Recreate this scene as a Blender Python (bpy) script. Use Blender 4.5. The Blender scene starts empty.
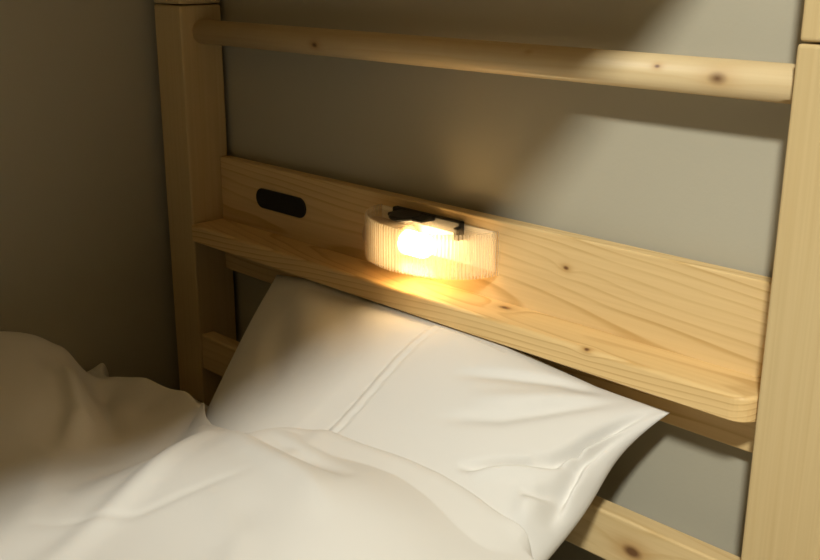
import bpy, bmesh, math, random
import numpy as np
from mathutils import Vector, Matrix
random.seed(4); rng = np.random.default_rng(7)
C = bpy.context.scene.collection
sc = bpy.context.scene

# ------------------------------------------------------------------ helpers
def tag(o, label=None, cat=None, group=None, kind=None):
    if label: o['label'] = label
    if cat: o['category'] = cat
    if group: o['group'] = group
    if kind: o['kind'] = kind
    return o

def root(name, loc, label, cat):
    o = bpy.data.objects.new(name, None); C.objects.link(o)
    o.location = loc; o.empty_display_size = .05
    return tag(o, label, cat)

def obj(name, bm, mat, parent=None, smooth=False, origin=None):
    """link a bmesh given in world coordinates as one mesh object"""
    me = bpy.data.meshes.new(name)
    bmesh.ops.recalc_face_normals(bm, faces=bm.faces)
    base = Vector((0, 0, 0)); p = parent
    while p is not None:
        base += p.location; p = p.parent
    if parent is None and origin is not None: base = Vector(origin)
    bmesh.ops.translate(bm, verts=bm.verts, vec=-base)
    bm.to_mesh(me); bm.free()
    me.materials.append(mat)
    if smooth:
        for f in me.polygons: f.use_smooth = True
    o = bpy.data.objects.new(name, me); C.objects.link(o)
    if parent is not None: o.parent = parent
    elif origin is not None: o.location = origin
    return o

def box(bm, x0, x1, y0, y1, z0, z1, bev=0.0, seg=3):
    b = bmesh.new()
    bmesh.ops.create_cube(b, size=1)
    for v in b.verts:
        v.co = Vector(((x0+x1)/2+v.co.x*(x1-x0), (y0+y1)/2+v.co.y*(y1-y0), (z0+z1)/2+v.co.z*(z1-z0)))
    if bev > 0:
        bmesh.ops.bevel(b, geom=list(b.edges), offset=bev, segments=seg, profile=.5, affect='EDGES')
    me = bpy.data.meshes.new('t'); b.to_mesh(me); b.free(); bm.from_mesh(me); bpy.data.meshes.remove(me)

def prism(bm, pts, z0, z1, axis='z', bev=0.0, seg=3):
    """closed outline extruded along an axis; bevels only the rim edges"""
    b = bmesh.new()
    def P(a, c, h): return {'z': (a, c, h), 'y': (a, h, c), 'x': (h, a, c)}[axis]
    lo = [b.verts.new(P(a, c, z0)) for a, c in pts]; hi = [b.verts.new(P(a, c, z1)) for a, c in pts]
    n = len(pts)
    b.faces.new(lo); b.faces.new(hi)
    for i in range(n): b.faces.new((lo[i], lo[(i+1) % n], hi[(i+1) % n], hi[i]))
    bmesh.ops.recalc_face_normals(b, faces=b.faces)
    if bev > 0:
        s = set(lo); t = set(hi)
        es = [e for e in b.edges if set(e.verts) <= s or set(e.verts) <= t]
        bmesh.ops.bevel(b, geom=es, offset=bev, segments=seg, profile=.5, affect='EDGES')
    me = bpy.data.meshes.new('t'); b.to_mesh(me); b.free(); bm.from_mesh(me); bpy.data.meshes.remove(me)

def rod(bm, p0, p1, r, n=40, cap=0.0):
    p0 = Vector(p0); p1 = Vector(p1); d = (p1-p0); L = d.length; d.normalize()
    q = d.to_track_quat('Z', 'Y')
    prof = [(0, r)] if cap == 0 else [(cap*(1-math.cos(a)), r-cap+cap*math.sin(a)) for a in np.linspace(0, math.pi/2, 5)]
    rings = [(h, rr) for h, rr in prof]+[(L-h, rr) for h, rr in reversed(prof)]
    vs = []
    for h, rr in rings:
        vs.append([bm.verts.new(p0+q @ Vector((rr*math.cos(2*math.pi*i/n), rr*math.sin(2*math.pi*i/n), h))) for i in range(n)])
    for a, b in zip(vs, vs[1:]):
        for i in range(n): bm.faces.new((a[i], a[(i+1) % n], b[(i+1) % n], b[i]))
    bm.faces.new(vs[0]); bm.faces.new(vs[-1])

def grid_mesh(bm, G, H=None):
    """G: top grid (n,m,3), H: bottom grid; closed round the border when H is given"""
    n, m, _ = G.shape
    a = [[bm.verts.new(G[i, j]) for j in range(m)] for i in range(n)]
    for i in range(n-1):
        for j in range(m-1): bm.faces.new((a[i][j], a[i+1][j], a[i+1][j+1], a[i][j+1]))
    if H is not None:
        b = [[bm.verts.new(H[i, j]) for j in range(m)] for i in range(n)]
        for i in range(n-1):
            for j in range(m-1): bm.faces.new((b[i][j], b[i][j+1], b[i+1][j+1], b[i+1][j]))
        def side(p, q):
            for k in range(len(p)-1): bm.faces.new((p[k], p[k+1], q[k+1], q[k]))
        side(a[0], b[0]); side(a[-1], b[-1])
        side([r[0] for r in a], [r[0] for r in b]); side([r[-1] for r in a], [r[-1] for r in b])
        bmesh.ops.remove_doubles(bm, verts=bm.verts, dist=2e-5)

# ------------------------------------------------------------------ materials
class NT:
    def __init__(s, name):
        s.m = bpy.data.materials.new(name); s.m.use_nodes = True
        s.t = s.m.node_tree; s.t.nodes.clear()
        s.out = s.t.nodes.new('ShaderNodeOutputMaterial')
    def n(s, typ, ins=None, **props):
        nd = s.t.nodes.new(typ)
        for k, v in props.items(): setattr(nd, k, v)
        for k, v in (ins or {}).items(): s.set(nd.inputs[k], v)
        return nd
    def set(s, sock, v):
        if isinstance(v, bpy.types.NodeSocket): s.t.links.new(v, sock)
        else: sock.default_value = v
    def math(s, op, a, b=0.0, c=None):
        nd = s.n('ShaderNodeMath', operation=op); s.set(nd.inputs[0], a); s.set(nd.inputs[1], b)
        if c is not None: s.set(nd.inputs[2], c)
        return nd.outputs[0]
    def mix(s, f, a, b, blend='MIX'):
        nd = s.n('ShaderNodeMix', data_type='RGBA', blend_type=blend)
        s.set(nd.inputs[0], f); s.set(nd.inputs[6], a); s.set(nd.inputs[7], b)
        return nd.outputs[2]
    def ramp(s, f, stops, interp='LINEAR'):
        nd = s.n('ShaderNodeValToRGB'); nd.color_ramp.interpolation = interp
        e = nd.color_ramp.elements
        while len(e) < len(stops): e.new(.5)
        for k, (p, c) in zip(e, stops): k.position = p; k.color = c if len(c) == 4 else (*c, 1)
        s.set(nd.inputs[0], f); return nd.outputs[0]

def pine(name, along='X', pith=(0.0, -.12, -.1), tilt=(0.0, 0.0), knots=(), freq=95, light=(.66, .46, .225), dark=(.50, .29, .10), contrast=.55):
    """knots: (along, c1, c2, size, strength) in the object's own coordinates; c1, c2 across the grain"""
    s = NT(name)
    tc = s.n('ShaderNodeTexCoord').outputs['Object']
    sp = s.n('ShaderNodeSeparateXYZ', {0: tc})
    ax = {'X': (0, 1, 2), 'Z': (2, 0, 1)}[along]
    L, A, B = [sp.outputs[i] for i in ax]
    comb = s.n('ShaderNodeCombineXYZ', {0: s.math('MULTIPLY', L, .9), 1: s.math('MULTIPLY', A, 5), 2: s.math('MULTIPLY', B, 5)}).outputs[0]
    nz = s.n('ShaderNodeTexNoise', {'Vector': comb, 'Scale': 2.4, 'Detail': 2.0, 'Roughness': .5}).outputs[0]
    nz = s.math('SUBTRACT', nz, .5)
    a = s.math('SUBTRACT', s.math('SUBTRACT', A, pith[1]), s.math('MULTIPLY', L, tilt[0]))
    b = s.math('SUBTRACT', s.math('SUBTRACT', B, pith[2]), s.math('MULTIPLY', L, tilt[1]))
    r = s.math('SQRT', s.math('ADD', s.math('MULTIPLY', a, a), s.math('MULTIPLY', b, b)))
    r = s.math('ADD', r, s.math('MULTIPLY', nz, .022))
    kd = None; halo = None
    for (kl, k1, k2, size, st) in knots:
        d1 = s.math('SUBTRACT', L, kl); d2 = s.math('SUBTRACT', A, k1); d3 = s.math('SUBTRACT', B, k2)
        q = s.math('ADD', s.math('MULTIPLY', d1, s.math('MULTIPLY', d1, .35)), s.math('ADD', s.math('MULTIPLY', d2, d2), s.math('MULTIPLY', d3, d3)))
        d = s.math('SQRT', q)
        g = s.math('EXPONENT', s.math('MULTIPLY', q, -1/(2*(size*2.6)**2)))
        r = s.math('ADD', r, s.math('MULTIPLY', g, size*1.5*st))
        jd = s.math('ADD', d, s.math('MULTIPLY', nz, size*.5))
        k = s.math('MULTIPLY', s.math('SUBTRACT', 1, s.math('SMOOTH_MIN', s.math('DIVIDE', jd, size), 1, .3)), st)
        h = s.math('MULTIPLY', s.math('EXPONENT', s.math('MULTIPLY', q, -1/(2*(size*1.25)**2))), st)
        kd = k if kd is None else s.math('MAXIMUM', kd, k)
        halo = h if halo is None else s.math('MAXIMUM', halo, h)
    ph = s.math('FRACT', s.math('MULTIPLY', r, freq))
    ring = s.ramp(ph, [(0, (0, 0, 0)), (.60, (.16,)*3), (.90, (1,)*3), (1, (0, 0, 0))], 'EASE')
    fib = s.n('ShaderNodeTexNoise', {'Vector': s.n('ShaderNodeCombineXYZ', {0: s.math('MULTIPLY', L, 3), 1: s.math('MULTIPLY', A, 260), 2: s.math('MULTIPLY', B, 260)}).outputs[0], 'Scale': 1.0, 'Detail': 3.0}).outputs[0]
    big = s.n('ShaderNodeTexNoise', {'Vector': comb, 'Scale': 5.0, 'Detail': 2.0}).outputs[0]
    f = s.math('MULTIPLY', ring, s.math('MULTIPLY', s.ramp(big, [(.3, (.25,)*3), (.75, (1,)*3)]), contrast))
    col = s.mix(f, (*light, 1), (*dark, 1))
    col = s.mix(.22, col, s.ramp(fib, [(.3, (.55, .36, .16)), (.7, (.78, .58, .31))]))
    if kd is not None:
        col = s.mix(s.math('MULTIPLY', halo, .75), col, (.46, .235, .065, 1))
        col = s.mix(s.math('MINIMUM', s.math('MULTIPLY', kd, 1.5), .9), col, (.12, .05, .018, 1))
    bmp = s.n('ShaderNodeBump', {'Strength': .12, 'Distance': .0006, 'Height': s.math('ADD', fib, s.math('MULTIPLY', ring, .4))}).outputs[0]
    p = s.n('ShaderNodeBsdfPrincipled', {'Base Color': col, 'Roughness': .48, 'Normal': bmp, 'Specular IOR Level': .35})
    s.t.links.new(p.outputs[0], s.out.inputs[0])
    return s.m

def plain(name, col, rough=.6, spec=.5, bump=0, bscale=400, var=.0):
    s = NT(name)
    tc = s.n('ShaderNodeTexCoord').outputs['Object']
    c = (*col, 1)
    if var:
        nz = s.n('ShaderNodeTexNoise', {'Vector': tc, 'Scale': 3.0, 'Detail': 4.0}).outputs[0]
        c = s.mix(nz, tuple(x*(1-var) for x in col)+(1,), tuple(min(1, x*(1+var)) for x in col)+(1,))
    p = s.n('ShaderNodeBsdfPrincipled', {'Base Color': c, 'Roughness': rough, 'Specular IOR Level': spec})
    if bump:
        nb = s.n('ShaderNodeTexNoise', {'Vector': tc, 'Scale': bscale, 'Detail': 3.0}).outputs[0]
        s.set(p.inputs['Normal'], s.n('ShaderNodeBump', {'Strength': bump, 'Distance': .001, 'Height': nb}).outputs[0])
    s.t.links.new(p.outputs[0], s.out.inputs[0])
    return s.m

def cloth(name, col):
    s = NT(name)
    tc = s.n('ShaderNodeTexCoord').outputs['Object']
    w1 = s.n('ShaderNodeTexNoise', {'Vector': tc, 'Scale': 9.0, 'Detail': 3.0, 'Roughness': .5}).outputs[0]
    w2 = s.n('ShaderNodeTexNoise', {'Vector': tc, 'Scale': 900.0, 'Detail': 2.0}).outputs[0]
    h = s.math('ADD', w1, s.math('MULTIPLY', w2, .03))
    nb = s.n('ShaderNodeBump', {'Strength': .35, 'Distance': .006, 'Height': h}).outputs[0]
    p = s.n('ShaderNodeBsdfPrincipled', {'Base Color': (*col, 1), 'Roughness': .85, 'Specular IOR Level': .15, 'Normal': nb,
                                         'Sheen Weight': .15, 'Sheen Roughness': .5})
    s.t.links.new(p.outputs[0], s.out.inputs[0])
    return s.m

def acrylic(name, tint, clear, rough=.08, ribs=0, gloss=.5):
    s = NT(name)
    tr = s.n('ShaderNodeBsdfTransparent', {'Color': (*tint, 1)}).outputs[0]
    tl = s.n('ShaderNodeBsdfTranslucent', {'Color': (.95, .9, .8, 1)}).outputs[0]
    df = s.n('ShaderNodeBsdfDiffuse', {'Color': (.9, .86, .76, 1)}).outputs[0]
    gl = s.n('ShaderNodeBsdfGlossy', {'Color': (1, 1, 1, 1), 'Roughness': rough}).outputs[0]
    fr = s.math('MULTIPLY', s.n('ShaderNodeFresnel', {'IOR': 1.4}).outputs[0], gloss)
    milk = s.n('ShaderNodeMixShader', {0: .45, 1: tl, 2: df}).outputs[0]
    f = 1-clear
    if ribs:                                    # moulded prisms: clear flutes between milky ridges
        sp = s.n('ShaderNodeSeparateXYZ', {0: s.n('ShaderNodeTexCoord').outputs['Object']})
        an = s.math('ARCTAN2', s.math('MULTIPLY', sp.outputs[1], -1.28), sp.outputs[0])
        wv = s.math('SINE', s.math('MULTIPLY', an, ribs))
        f = s.math('ADD', 1-clear, s.math('MULTIPLY', wv, .20))
    body = s.n('ShaderNodeMixShader', {0: f, 1: tr, 2: milk}).outputs[0]
    al = s.n('ShaderNodeMixShader', {0: fr, 1: body, 2: gl}).outputs[0]
    s.t.links.new(al, s.out.inputs[0])
    return s.m

def emit(name, col, k):
    s = NT(name)
    e = s.n('ShaderNodeEmission', {'Color': (*col, 1), 'Strength': k})
    s.t.links.new(e.outputs[0], s.out.inputs[0]); return s.m

# bed root sits at (0, 0, 0): object coordinates of its parts are room coordinates
M_post = pine('pine_post', 'Z', pith=(0, -.35, -.30), freq=70, contrast=.28, light=(.61, .475, .245), dark=(.52, .37, .165))
M_rail = pine('pine_rail', 'X', pith=(0, .05, .90), freq=70, contrast=.35, light=(.71, .57, .335), dark=(.55, .36, .15),
              knots=[(-.0795, .0195, .9975, .0062, .6), (-.1434, .0195, 1.004, .0022, 1.0), (-.6445, .0195, .994, .0038, .9), (-.5957, .0205, 1.0150, .0026, .9), (-.30, .0205, 1.008, .002, .8)])
M_shelf = pine('pine_shelf', 'X', pith=(0, .02, .655), tilt=(-.05, .035), freq=170, contrast=1.0,
               knots=[(-.3354, .040, .7135, .0055, .75), (-.190, .0, .7125, .0024, 1.0)], light=(.84, .60, .275), dark=(.52, .285, .07))
M_back = pine('pine_back_board', 'X', pith=(0, .16, .70), tilt=(.02, -.03), freq=165, contrast=.95,
              light=(.80, .59, .29), dark=(.52, .31, .09),
              knots=[(-.2625, .055, .7738, .0026, 1.0)])
M_foot = pine('pine_lower_rail', 'X', pith=(0, .1, .43), tilt=(.02, .06), freq=80, contrast=.5, light=(.74, .56, .29), dark=(.52, .32, .10), knots=[(-.1204, .003, .503, .008, 1.0)])
M_dark = plain('black_plastic', (.007, .007, .009), .45, .5)
M_wall = plain('wall_paint', (.47, .441, .348), .8, .2, .15, 250, .03)
M_ceil = plain('ceiling_paint', (.75, .73, .66), .9, .2)
M_floor = pine('floor_boards', 'X', pith=(0, -.5, -.4), freq=30, contrast=.4, light=(.35, .24, .13), dark=(.22, .13, .06))
M_white = cloth('white_cotton', (.72, .695, .655))
M_pillow = cloth('white_pillow_cotton', (.73, .71, .675))
M_sheet = cloth('fitted_sheet', (.74, .72, .68))
M_acr = acrylic('ribbed_acrylic', (.985, .975, .95), .72, ribs=124)
M_acr2 = acrylic('clear_acrylic', (.99, .985, .97), .95, .30, gloss=.15)
M_bulb = emit('warm_bulb', (1.0, .65, .28), 31)

# ------------------------------------------------------------------ room
WY = .079; WX = -1.015
def wall(name, *a, mat=M_wall):
    bm = bmesh.new(); box(bm, *a); return tag(obj(name, bm, mat), kind='structure')
wall('floor', WX, 2.4, -3.6, WY, -.1, 0, mat=M_floor)
wall('wall_back', WX, 2.4, WY, WY+.12, 0, 2.6)
wall('wall_left', WX-.12, WX, -3.6, WY+.12, 0, 2.6)
wall('ceiling', WX-.12, 2.4, -3.6, WY+.12, 2.6, 2.7, mat=M_ceil)

# ------------------------------------------------------------------ bunk bed
bed = root('bunk_bed', (0, 0, 0), 'pale pine bunk bed with square posts and a shelf across its headboard', 'bunk bed')
def part(name, fn, mat, parent=bed, smooth=False, label=None):
    bm = bmesh.new(); fn(bm); o = obj(name, bm, mat, parent, smooth)
    if label: o['label'] = label
    return o
for x0, x1 in ((-.99, -.92), (0, .074)):
    part('lower_post', lambda b: box(b, x0, x1, 0, .07, 0, 1.0335, .003), M_post)
    part('upper_post', lambda b: box(b, x0+(.0015 if x0 > -.5 else 0), x1, 0, .07, 1.0355, 1.95, .003), M_post)
    part('lower_post', lambda b: box(b, x0, x1, -2.10, -2.03, 0, 1.0335, .003), M_post)
    part('upper_post', lambda b: box(b, x0, x1, -2.10, -2.03, 1.0355, 1.95, .003), M_post)
part('round_rail', lambda b: rod(b, (-.925, .036, .9965), (.005, .036, .9965), .0172, 48), M_rail, smooth=True)
part('back_board', lambda b: box(b, -.9205, .0005, .055, .073, .633, .810, .002), M_back)
def shelf(b):
    x0, x1, y0, y1, r = -.9202, -.004, -.002, .055, .022
    pts = [(x0, y1), (x0, y0)]
    pts += [(x1-r+r*math.sin(a), y0+r-r*math.cos(a)) for a in np.linspace(0, math.pi/2, 9)]+[(x1, y1)]
    z0, z1, R = .687, .7135, .0045              # rounded-over front edge
    def inset(d):
        return [(min(max(x, x0), x1-d) if y < y1-1e-6 or x > x0+1e-6 and x > 0 else x, max(y, y0+d)) if r <= d else
                (x if x < x1-r-1e-9 else min(x1-d, x1-r+(x-(x1-r))*(r-d)/r), y if y > y0+r-1e-9 else y0+r+(y-(y0+r))*(r-d)/r) for x, y in pts]
    lev = [(z0, .0015), (z0+.0015, 0)]+[(z1-R+R*math.sin(a), R-R*math.cos(a)) for a in np.linspace(0, math.pi/2, 8)]
    rows = [[b.verts.new((x, y, z)) for x, y in inset(d)] for z, d in lev]
    n = len(pts)
    for p, q in zip(rows, rows[1:]):
        for i in range(n): b.faces.new((p[i], p[(i+1) % n], q[(i+1) % n], q[i]))
    b.faces.new(rows[0]); b.faces.new(rows[-1])
part('shelf', shelf, M_shelf)
part('lower_rail', lambda b: box(b, -.9205, .0005, .003, .027, .478, .536, .003), M_foot)
def stadium(cx, cz, w, h, n=14):
    r = h/2; p = []
    for a in np.linspace(-math.pi/2, math.pi/2, n): p.append((cx+w/2-r+r*math.cos(a), cz+r*math.sin(a)))
    for a in np.linspace(math.pi/2, 3*math.pi/2, n): p.append((cx-w/2+r+r*math.cos(a), cz+r*math.sin(a)))
    return p
ins = part('socket_panel', lambda b: prism(b, stadium(-.7710, .7630, .114, .0295), .0515, .0555, 'y', .0015), M_dark, label='black oval panel set into the back board')
# frame of both berths
for x0, x1 in ((-.985, -.957), (.042, .070)):
    part('side_rail', lambda b: box(b, x0, x1, -2.035, .005, .28, .42, .004), M_post)
    part('side_rail', lambda b: box(b, x0, x1, -2.035, .005, 1.334, 1.46, .004), M_post)
part('bed_base', lambda b: box(b, -.957, .042, -2.03, -.004, .30, .325), M_foot)
part('bunk_base', lambda b: box(b, -.957, .042, -2.03, .06, 1.40, 1.42), M_foot)
part('end_rail', lambda b: box(b, -.9205, .0005, -2.08, -2.05, .30, .53, .004), M_foot)

# ------------------------------------------------------------------ mattress
def mattress(b):
    box(b, -.945, .030, -2.015, -.012, .326, .44, .022, 5)
bm = bmesh.new(); mattress(bm)
tag(obj('mattress', bm, M_sheet, None, True, (-.46, -1.0, .326)), 'white sheeted mattress on the bed base, mostly covered by the duvet', 'mattress')

# ------------------------------------------------------------------ pillow
PA = np.array([.025, .662]); PB = np.array([-.14, .505]); PC = np.array([-.40, .495])
def seg_dist(u, v, poly, asp=(.318, .24)):
    """distance in metres on the pillow from a polyline given in pillow coordinates, and where along it"""
    P = np.stack([u*asp[0], v*asp[1]], -1); best = np.full(u.shape, 9.); tt = np.zeros(u.shape); sgn = np.zeros(u.shape)
    q = [np.array([a*asp[0], b*asp[1]]) for a, b in poly]; n = len(q)-1
    for i in range(n):
        d = q[i+1]-q[i]; t = np.clip(((P-q[i])@d)/(d@d), 0, 1)
        w = P-(q[i]+t[..., None]*d); ds = np.hypot(w[..., 0], w[..., 1]); m = ds < best
        best = np.where(m, ds, best); tt = np.where(m, (i+t)/n, tt); sgn = np.where(m, np.sign(d[0]*w[..., 1]-d[1]*w[..., 0]), sgn)
    return best, tt, sgn
CREASES = [  # polyline, depth, width
    ([(.975, .985), (.958, .867), (.933, .733), (.908, .592), (.875, .492), (.82, .44)], -.012, .0050),
    ([(.98, .95), (.968, .82), (.945, .66), (.92, .54), (.88, .46)], .007, .0060),
    ([(.985, .91), (.969, .767), (.953, .625), (.935, .52)], -.009, .0045),
    ([(.92, .52), (.87, .455), (.82, .40), (.775, .345), (.735, .285), (.70, .225), (.665, .18)], -.008, .0050),
    ([(.90, .46), (.84, .385), (.79, .32), (.75, .25), (.72, .18)], .004, .010),
    ([(.93, .60), (.945, .50), (.950, .392), (.965, .283), (.975, .208)], -.009, .0060),
    ([(.985, .55), (.978, .45), (.985, .33)], .005, .007),
    ([(.942, .40), (.915, .308), (.87, .25)], -.006, .006),
    ([(.90, .33), (.93, .2), (.94, .1)], .006, .014),
    ([(.86, .985), (.683, .90), (.517, .775), (.38, .66)], -.0040, .009),
    ([(.883, .958), (.767, .758), (.65, .55), (.47, .36)], -.0036, .010),
    ([(.80, .90), (.66, .72), (.50, .56)], .0025, .012),
    ([(-.95, .95), (-.7, .7), (-.5, .35), (-.4, .1)], -.003, .03),
    ([(-.6, .98), (-.35, .8), (-.1, .55)], -.003, .028),
]
def pillow(u, v, top):
    t = (1-v)/2
    p = ((1-t)**2)[..., None]*PA+(2*t*(1-t))[..., None]*PB+(t**2)[..., None]*PC
    d = (2*(1-t))[..., None]*(PB-PA)+(2*t)[..., None]*(PC-PB)
    d /= np.linalg.norm(d, axis=-1, keepdims=True)
    n = np.stack([d[..., 1], -d[..., 0]], -1); n *= np.sign(n[..., 1:2])
    x = -.428+.318*u*(1-.06*(1-v**2))+.075*(1-v)**2*np.clip(-u, 0, 1)-.010*np.exp(-((v-.72)/.22)**2)*np.clip(u, 0, 1)**6+.010*np.clip(u, 0, 1)**8*np.clip(v, 0, 1)**8
    th = ((1-np.abs(u)**3.2)*(1-np.abs(v)**3)).clip(0)**.62
    T = (.078 if top else -.085)*th*(1-.35*np.clip(-u, 0, 1)*np.clip(.8-v, 0, 1))
    if top:
        fade = np.clip(th*3.0, 0, 1)
        for poly, dep, wid in CREASES:
            ds, tt, sg = seg_dist(u, v, poly)
            T = T+1.85*fade*dep*np.exp(-(ds/wid)**2)*np.sin(np.pi*np.clip(.12+.88*tt, 0, 1))
        # stitched hem across the pillowcase: a step with two seam lines
        us = .085+.065*(1-v)/1.0
        dx = (u-us)*.318
        T = T+fade*(.0035/(1+np.exp(-dx/.0015)))-fade*.0022*np.exp(-((dx+.001)/.0016)**2)-fade*.0022*np.exp(-((dx-.0135)/.0016)**2)
        T = T-fade*.010*np.exp(-((u+.45)/.5)**2)*np.clip(v+.2, 0, 1)
    lift = .020*np.clip((v-.1)/.9, 0, 1)**2*np.clip((.75-u)/.5, 0, 1)**1.0*np.clip((u+1.1)/.4, 0, 1)
    y = p[..., 0]+n[..., 0]*T-.4*lift; z = p[..., 1]+n[..., 1]*T+lift
    if not top:
        z = np.maximum(z, .442); y = np.where(z < .62, np.minimum(y, -.004), np.minimum(y, .048))
    y = np.minimum(y, .050); z = np.minimum(z, np.where(y > -.012, .684, 9))
    return np.stack([x, y, z], -1)
def axis(n, p=1.0):
    t = np.linspace(-1, 1, n); return np.sin(t*math.pi/2)*.45+t*.55
U, V = np.meshgrid(axis(260), axis(190), indexing='ij')
PT = pillow(U, V, True)
PBm = pillow(U, V, False)
edge = (np.abs(U) == 1) | (np.abs(V) == 1)
PBm[edge] = PT[edge]
bm = bmesh.new(); grid_mesh(bm, PT, PBm)
pil = obj('pillow', bm, M_pillow, None, True, (-.43, -.2, .442))
tag(pil, 'white cotton pillow with a stitched hem, leaning against the headboard under the shelf', 'pillow')

# ------------------------------------------------------------------ duvet
# height of what lies below (mattress or pillow) on a fine raster
x0r, y0r, st = -1.05, -2.2, .005
nx, ny = 240, 480
sup = np.full((nx, ny), .44)
flat = PT.reshape(-1, 3)
ii = ((flat[:, 0]-x0r)/st).round().astype(int); jj = ((flat[:, 1]-y0r)/st).round().astype(int)
np.maximum.at(sup, (ii, jj), flat[:, 2])
for _ in range(1):
    q = sup.copy()
    for a in (-1, 0, 1):
        for b in (-1, 0, 1): q = np.maximum(q, np.roll(np.roll(sup, a, 0), b, 1))
    sup = q
for _ in range(2):
    sup = sum(np.roll(np.roll(sup, a, 0), b, 1) for a in (-1, 0, 1) for b in (-1, 0, 1))/9
def support(x, y):
    fx = np.clip((x-x0r)/st, 0, nx-1.001); fy = np.clip((y-y0r)/st, 0, ny-1.001)
    i = fx.astype(int); j = fy.astype(int); a = fx-i; b = fy-j
    return sup[i, j]*(1-a)*(1-b)+sup[i+1, j]*a*(1-b)+sup[i, j+1]*(1-a)*b+sup[i+1, j+1]*a*b

CTRL = np.array([
 # mound by the left wall
 (-.985, -.24, .553), (-.985, -.17, .500), (-.945, -.150, .530), (-.95, -.185, .515), (-.90, -.215, .530), (-.935, -.22, .535), (-.985, -.33, .602), (-.912, -.290, .610), (-.887, -.265, .603), (-.862, -.252, .590), (-.80, -.33, .612), (-.72, -.365, .600), (-.766, -.290, .583),
 (-.68, -.325, .568), (-.90, -.42, .615), (-.78, -.45, .600), (-.985, -.45, .60),
 # valley
 (-.805, -.236, .536), (-.881, -.186, .528), (-.784, -.182, .549), (-.690, -.180, .559), (-.625, -.196, .564), (-.661, -.262, .540), (-.600, -.340, .552), (-.72, -.22, .533),
 # ridge running down from the pillow edge
 (-.490, -.281, .596), (-.468, -.344, .597), (-.483, -.378, .585), (-.428, -.476, .575),
 (-.434, -.272, .612), (-.340, -.282, .625), (-.282, -.285, .628), (-.40, -.225, .614),(-.33, -.228, .618),
 (-.315, -.342, .606), (-.206, -.260, .612), (-.10, -.26, .555), (-.311, -.401, .588), (-.559, -.475, .572), (-.468, -.517, .567), (-.562, -.431, .576), (-.20, -.34, .600), (-.10, -.36, .560),
 (-.02, -.30, .52), (-.02, -.5, .51), (-.2, -.55, .57), (-.4, -.65, .555), (-.7, -.60, .575), (-.95, -.65, .575),
 (-.2, -.9, .54), (-.6, -.9, .55), (-.95, -.95, .55), (-.02, -.95, .50), (-.2, -1.4, .53), (-.6, -1.4, .54), (-.95, -1.4, .53), (-.02, -1.4, .49),
 (-.2, -1.95, .51), (-.6, -1.95, .515), (-.95, -1.95, .51), (-.02, -1.95, .485)])
def rbf(P, Q, lam=1e-4):
    def k(r): return np.where(r > 0, r*r*np.log(np.maximum(r, 1e-9)), 0)
    n = len(P); A = np.zeros((n+3, n+3))
    A[:n, :n] = k(np.linalg.norm(P[:, None, :2]-P[None, :, :2], axis=-1))+lam*np.eye(n)
    A[:n, n] = 1; A[:n, n+1:] = P[:, :2]; A[n, :n] = 1; A[n+1:, :n] = P[:, :2].T
    w = np.linalg.solve(A, np.concatenate([P[:, 2], [0, 0, 0]]))
    out = np.zeros(len(Q))
    for s in range(0, len(Q), 4000):
        q = Q[s:s+4000]; out[s:s+4000] = k(np.linalg.norm(q[:, None]-P[None, :, :2], axis=-1))@w[:n]+w[n]+q@w[n+1:]
    return out
EDGE = [(-1.005, -.165), (-.975, -.145), (-.95, -.140), (-.925, -.160), (-.88, -.172), (-.80, -.168), (-.684, -.166), (-.63, -.183), (-.585, -.212), (-.54, -.232), (-.473, -.238), (-.428, -.210), (-.378, -.195),
        (-.326, -.192), (-.241, -.177), (-.164, -.165), (-.129, -.152), (-.08, -.158), (.026, -.165)]
ex = np.array([e[0] for e in EDGE]); ey = np.array([e[1] for e in EDGE])
NU, NV = 300, 300
uu = np.linspace(0, 1, NU); vv = np.linspace(0, 1, NV)**1.9
X = (-1.005+1.031*uu)[:, None]*np.ones(NV)[None]
k5 = np.ones(9)/9
ye = np.interp(X[:, 0], ex, ey); ye = np.convolve(np.pad(ye, 4, mode='edge'), k5, 'valid')
Yv = ye[:, None]+(-1.97-ye[:, None])*vv[None]
Z = rbf(CTRL, np.stack([X.ravel(), Yv.ravel()], -1)).reshape(NU, NV)
Sg = support(X, Yv)
def line_dist(x, y, poly):
    best = np.full(x.shape, 9.); tt = np.zeros(x.shape); n = len(poly)-1
    for i in range(n):
        a = np.array(poly[i]); d = np.array(poly[i+1])-a
        t = np.clip(((x-a[0])*d[0]+(y-a[1])*d[1])/(d@d), 0, 1)
        ds = np.hypot(x-a[0]-t*d[0], y-a[1]-t*d[1]); m = ds < best
        best = np.where(m, ds, best); tt = np.where(m, (i+t)/n, tt)
    return best, tt
FOLDS = [
 ([(-.565, -.235), (-.50, -.272), (-.475, -.34), (-.455, -.40), (-.42, -.50)], .010, .018),
 ([(-.600, -.215), (-.56, -.285), (-.55, -.36), (-.53, -.42)], -.008, .022),
 ([(-.864, -.245), (-.775, -.283), (-.69, -.318), (-.64, -.36)], .018, .014),
 ([(-.82, -.225), (-.735, -.262), (-.65, -.300)], -.015, .016),
 ([(-.475, -.235), (-.42, -.243), (-.35, -.250), (-.29, -.252)], -.010, .010),
 ([(-.47, -.255), (-.40, -.275), (-.31, -.285), (-.26, -.30)], .006, .014),
 ([(-.62, -.39), (-.54, -.44), (-.50, -.50)], .004, .02),
 ([(-.50, -.47), (-.42, -.40), (-.40, -.36), (-.37, -.31)], -.0016, .005),
 ([(-.36, -.35), (-.30, -.37), (-.24, -.42)], .004, .016),
]
for poly, dep, wid in FOLDS:
    ds, tt = line_dist(X, Yv, poly)
    Z = Z+dep*np.exp(-(ds/wid)**2)*np.sin(np.pi*np.clip(.08+.86*tt, 0, 1))**.7
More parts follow.
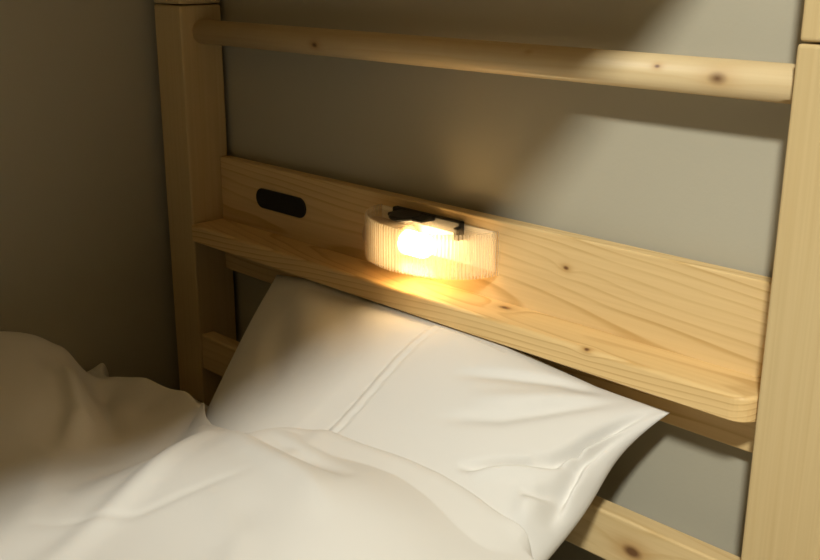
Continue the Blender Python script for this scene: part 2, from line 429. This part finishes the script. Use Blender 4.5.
# soft random wrinkles
for _ in range(26):
    a = rng.uniform(0, math.pi); f = rng.uniform(9, 34); ph = rng.uniform(0, 6.28)
    Z = Z+.012/f*np.sin(f*(X*math.cos(a)+Yv*math.sin(a))+ph+1.2*np.sin(5*X+ph))
thick = .007+.022*np.clip((ye[:, None]-Yv)/.16, 0, 1)
Z = np.maximum(Z, Sg+thick)
# roll the edges down to what they lie on
de = np.minimum(np.minimum(ye[:, None]-Yv, Yv+1.97), np.minimum(X+1.005+.02, .026-X))
rr = .012
roll = np.sqrt(np.clip(1-(1-np.clip(de/rr, 0, 1))**2, 0, 1))
base = np.maximum(Sg+.003, Z-.030)
Zt = base+(Z-base)*roll
G = np.stack([X, Yv, Zt], -1); H = np.stack([X, Yv, np.minimum(base, Zt)], -1)
bm = bmesh.new(); grid_mesh(bm, G, H)
duv = obj('duvet', bm, M_white, None, True, (-.5, -1.0, .44))
tag(duv, 'rumpled white duvet heaped over the mattress and the lower edge of the pillow', 'duvet')

# ------------------------------------------------------------------ reading lamp on the back board
LX, LY = -.460, .055; ZB, ZT = .744, .797
lamp = root('reading_lamp', (LX, LY, ZB), 'glowing half-round lamp with ribbed clear shade above the headboard shelf', 'lamp')
def dpts(a, b, n, rib=0.0, k=46):
    out = []
    for i in range(n+1):
        t = math.pi*i/n
        s = 1+rib*math.cos(2*k*t)
        out.append((LX+a*s*math.cos(t), LY-.0005-b*s*math.sin(t)))
    return out
def shade(b):
    n = 480
    o = dpts(.1000, .0780, n, .003, 31); i = dpts(.0965, .0748, n)
    rows = []
    for z, pts in ((ZB, o), (ZT-.002, o), (ZT, [(LX+(p[0]-LX)*.992, LY+(p[1]-LY)*.992) for p in o]), (ZT, i), (ZB+.003, i)):
        rows.append([b.verts.new((p[0], p[1], z)) for p in pts])
    for r, q in zip(rows, rows[1:]):
        for k in range(n): b.faces.new((r[k], r[k+1], q[k+1], q[k]))
part('shade', shade, M_acr, lamp, label='ribbed clear acrylic front')
def floorpan(b):
    prism(b, dpts(.0968, .0750, 60), ZB+.0005, ZB+.003, 'z')
part('shade_floor', floorpan, M_acr2, lamp)
def lid(b):
    pts = [(LX+.0963*math.cos(t), LY-.0005-.0746*math.sin(t)) for t in np.linspace(0, math.pi, 60)]
    prism(b, pts, ZT-.0065, ZT-.0045, 'z')
part('shade_lid', lid, M_acr2, lamp)
def backplate(b):
    box(b, LX-.0962, LX+.0962, LY-.0025, LY-.0005, ZB+.0035, ZT-.001, .0005)
part('back_plate', backplate, plain('lamp_backing', (.85, .80, .68), .5), lamp)
def bracket(b):
    box(b, -.530, -.413, LY-.010, LY-.0008, ZT-.012, ZT+.003, .002)
    box(b, -.421, -.413, LY-.014, LY-.0008, ZT-.020, ZT-.004, .002)
part('bracket', bracket, M_dark, lamp, label='black plastic bracket')
def holder(b):
    rod(b, (-.490, .030, ZT-.0035), (-.490, .030, ZT+.0025), .021, 36, .003)
    box(b, -.515, -.455, .022, LY-.004, ZT-.003, ZT+.002, .002)
part('bulb_holder', holder, M_dark, lamp, smooth=False, label='black bulb holder')
def socket(b):  # assumed socket, added and widened to block the bulb's light to the left
    rod(b, (-.546, .027, .768), (-.482, .027, .768), .0200, 36, .003)
part('socket_light_block', socket, plain('socket_block_brown', (.42, .27, .14), .45), lamp, smooth=False, label='brown bulb socket, added and sized to block light to the left')
def bulb(b):
    rod(b, (-.496, .024, .767), (-.440, .024, .767), .0150, 32, .0140)
part('bulb', bulb, M_bulb, lamp, smooth=True, label='glowing warm bulb')

# ------------------------------------------------------------------ light
def area(name, loc, target, size, power, col):
    l = bpy.data.lights.new(name, 'AREA'); l.shape = 'DISK'; l.size = size; l.energy = power; l.color = col
    o = bpy.data.objects.new(name, l); C.objects.link(o); o.location = loc
    o.rotation_euler = (Vector(target)-Vector(loc)).to_track_quat('-Z', 'Y').to_euler(); return o
area('room_lamp', (.90, -1.62, 2.37), (-.2, 0, .7), .18, 57, (.99, .975, .865))
w = bpy.data.worlds.new('World'); sc.world = w; w.use_nodes = True
bg = w.node_tree.nodes['Background']; bg.inputs[0].default_value = (.75, 1.0, .72, 1); bg.inputs[1].default_value = .019

# ------------------------------------------------------------------ camera
R = Matrix(((0.70158161, -0.21286505, 0.68005273), (0.71258226, 0.20538908, -0.67085159), (0.00312545, 0.95525065, 0.29578106)))
cd = bpy.data.cameras.new('camera'); cam = bpy.data.objects.new('camera', cd); C.objects.link(cam)
cd.sensor_width = 36; cd.lens = 36*1041/820; cd.clip_start = .02
cam.matrix_world = Matrix.Translation((.400, -.840, 1.1)) @ R.to_4x4()
sc.camera = cam
vs = sc.view_settings
vs.view_transform = 'Standard'; vs.look = 'None'; vs.gamma = 1; vs.use_curve_mapping = False; vs.exposure = 0
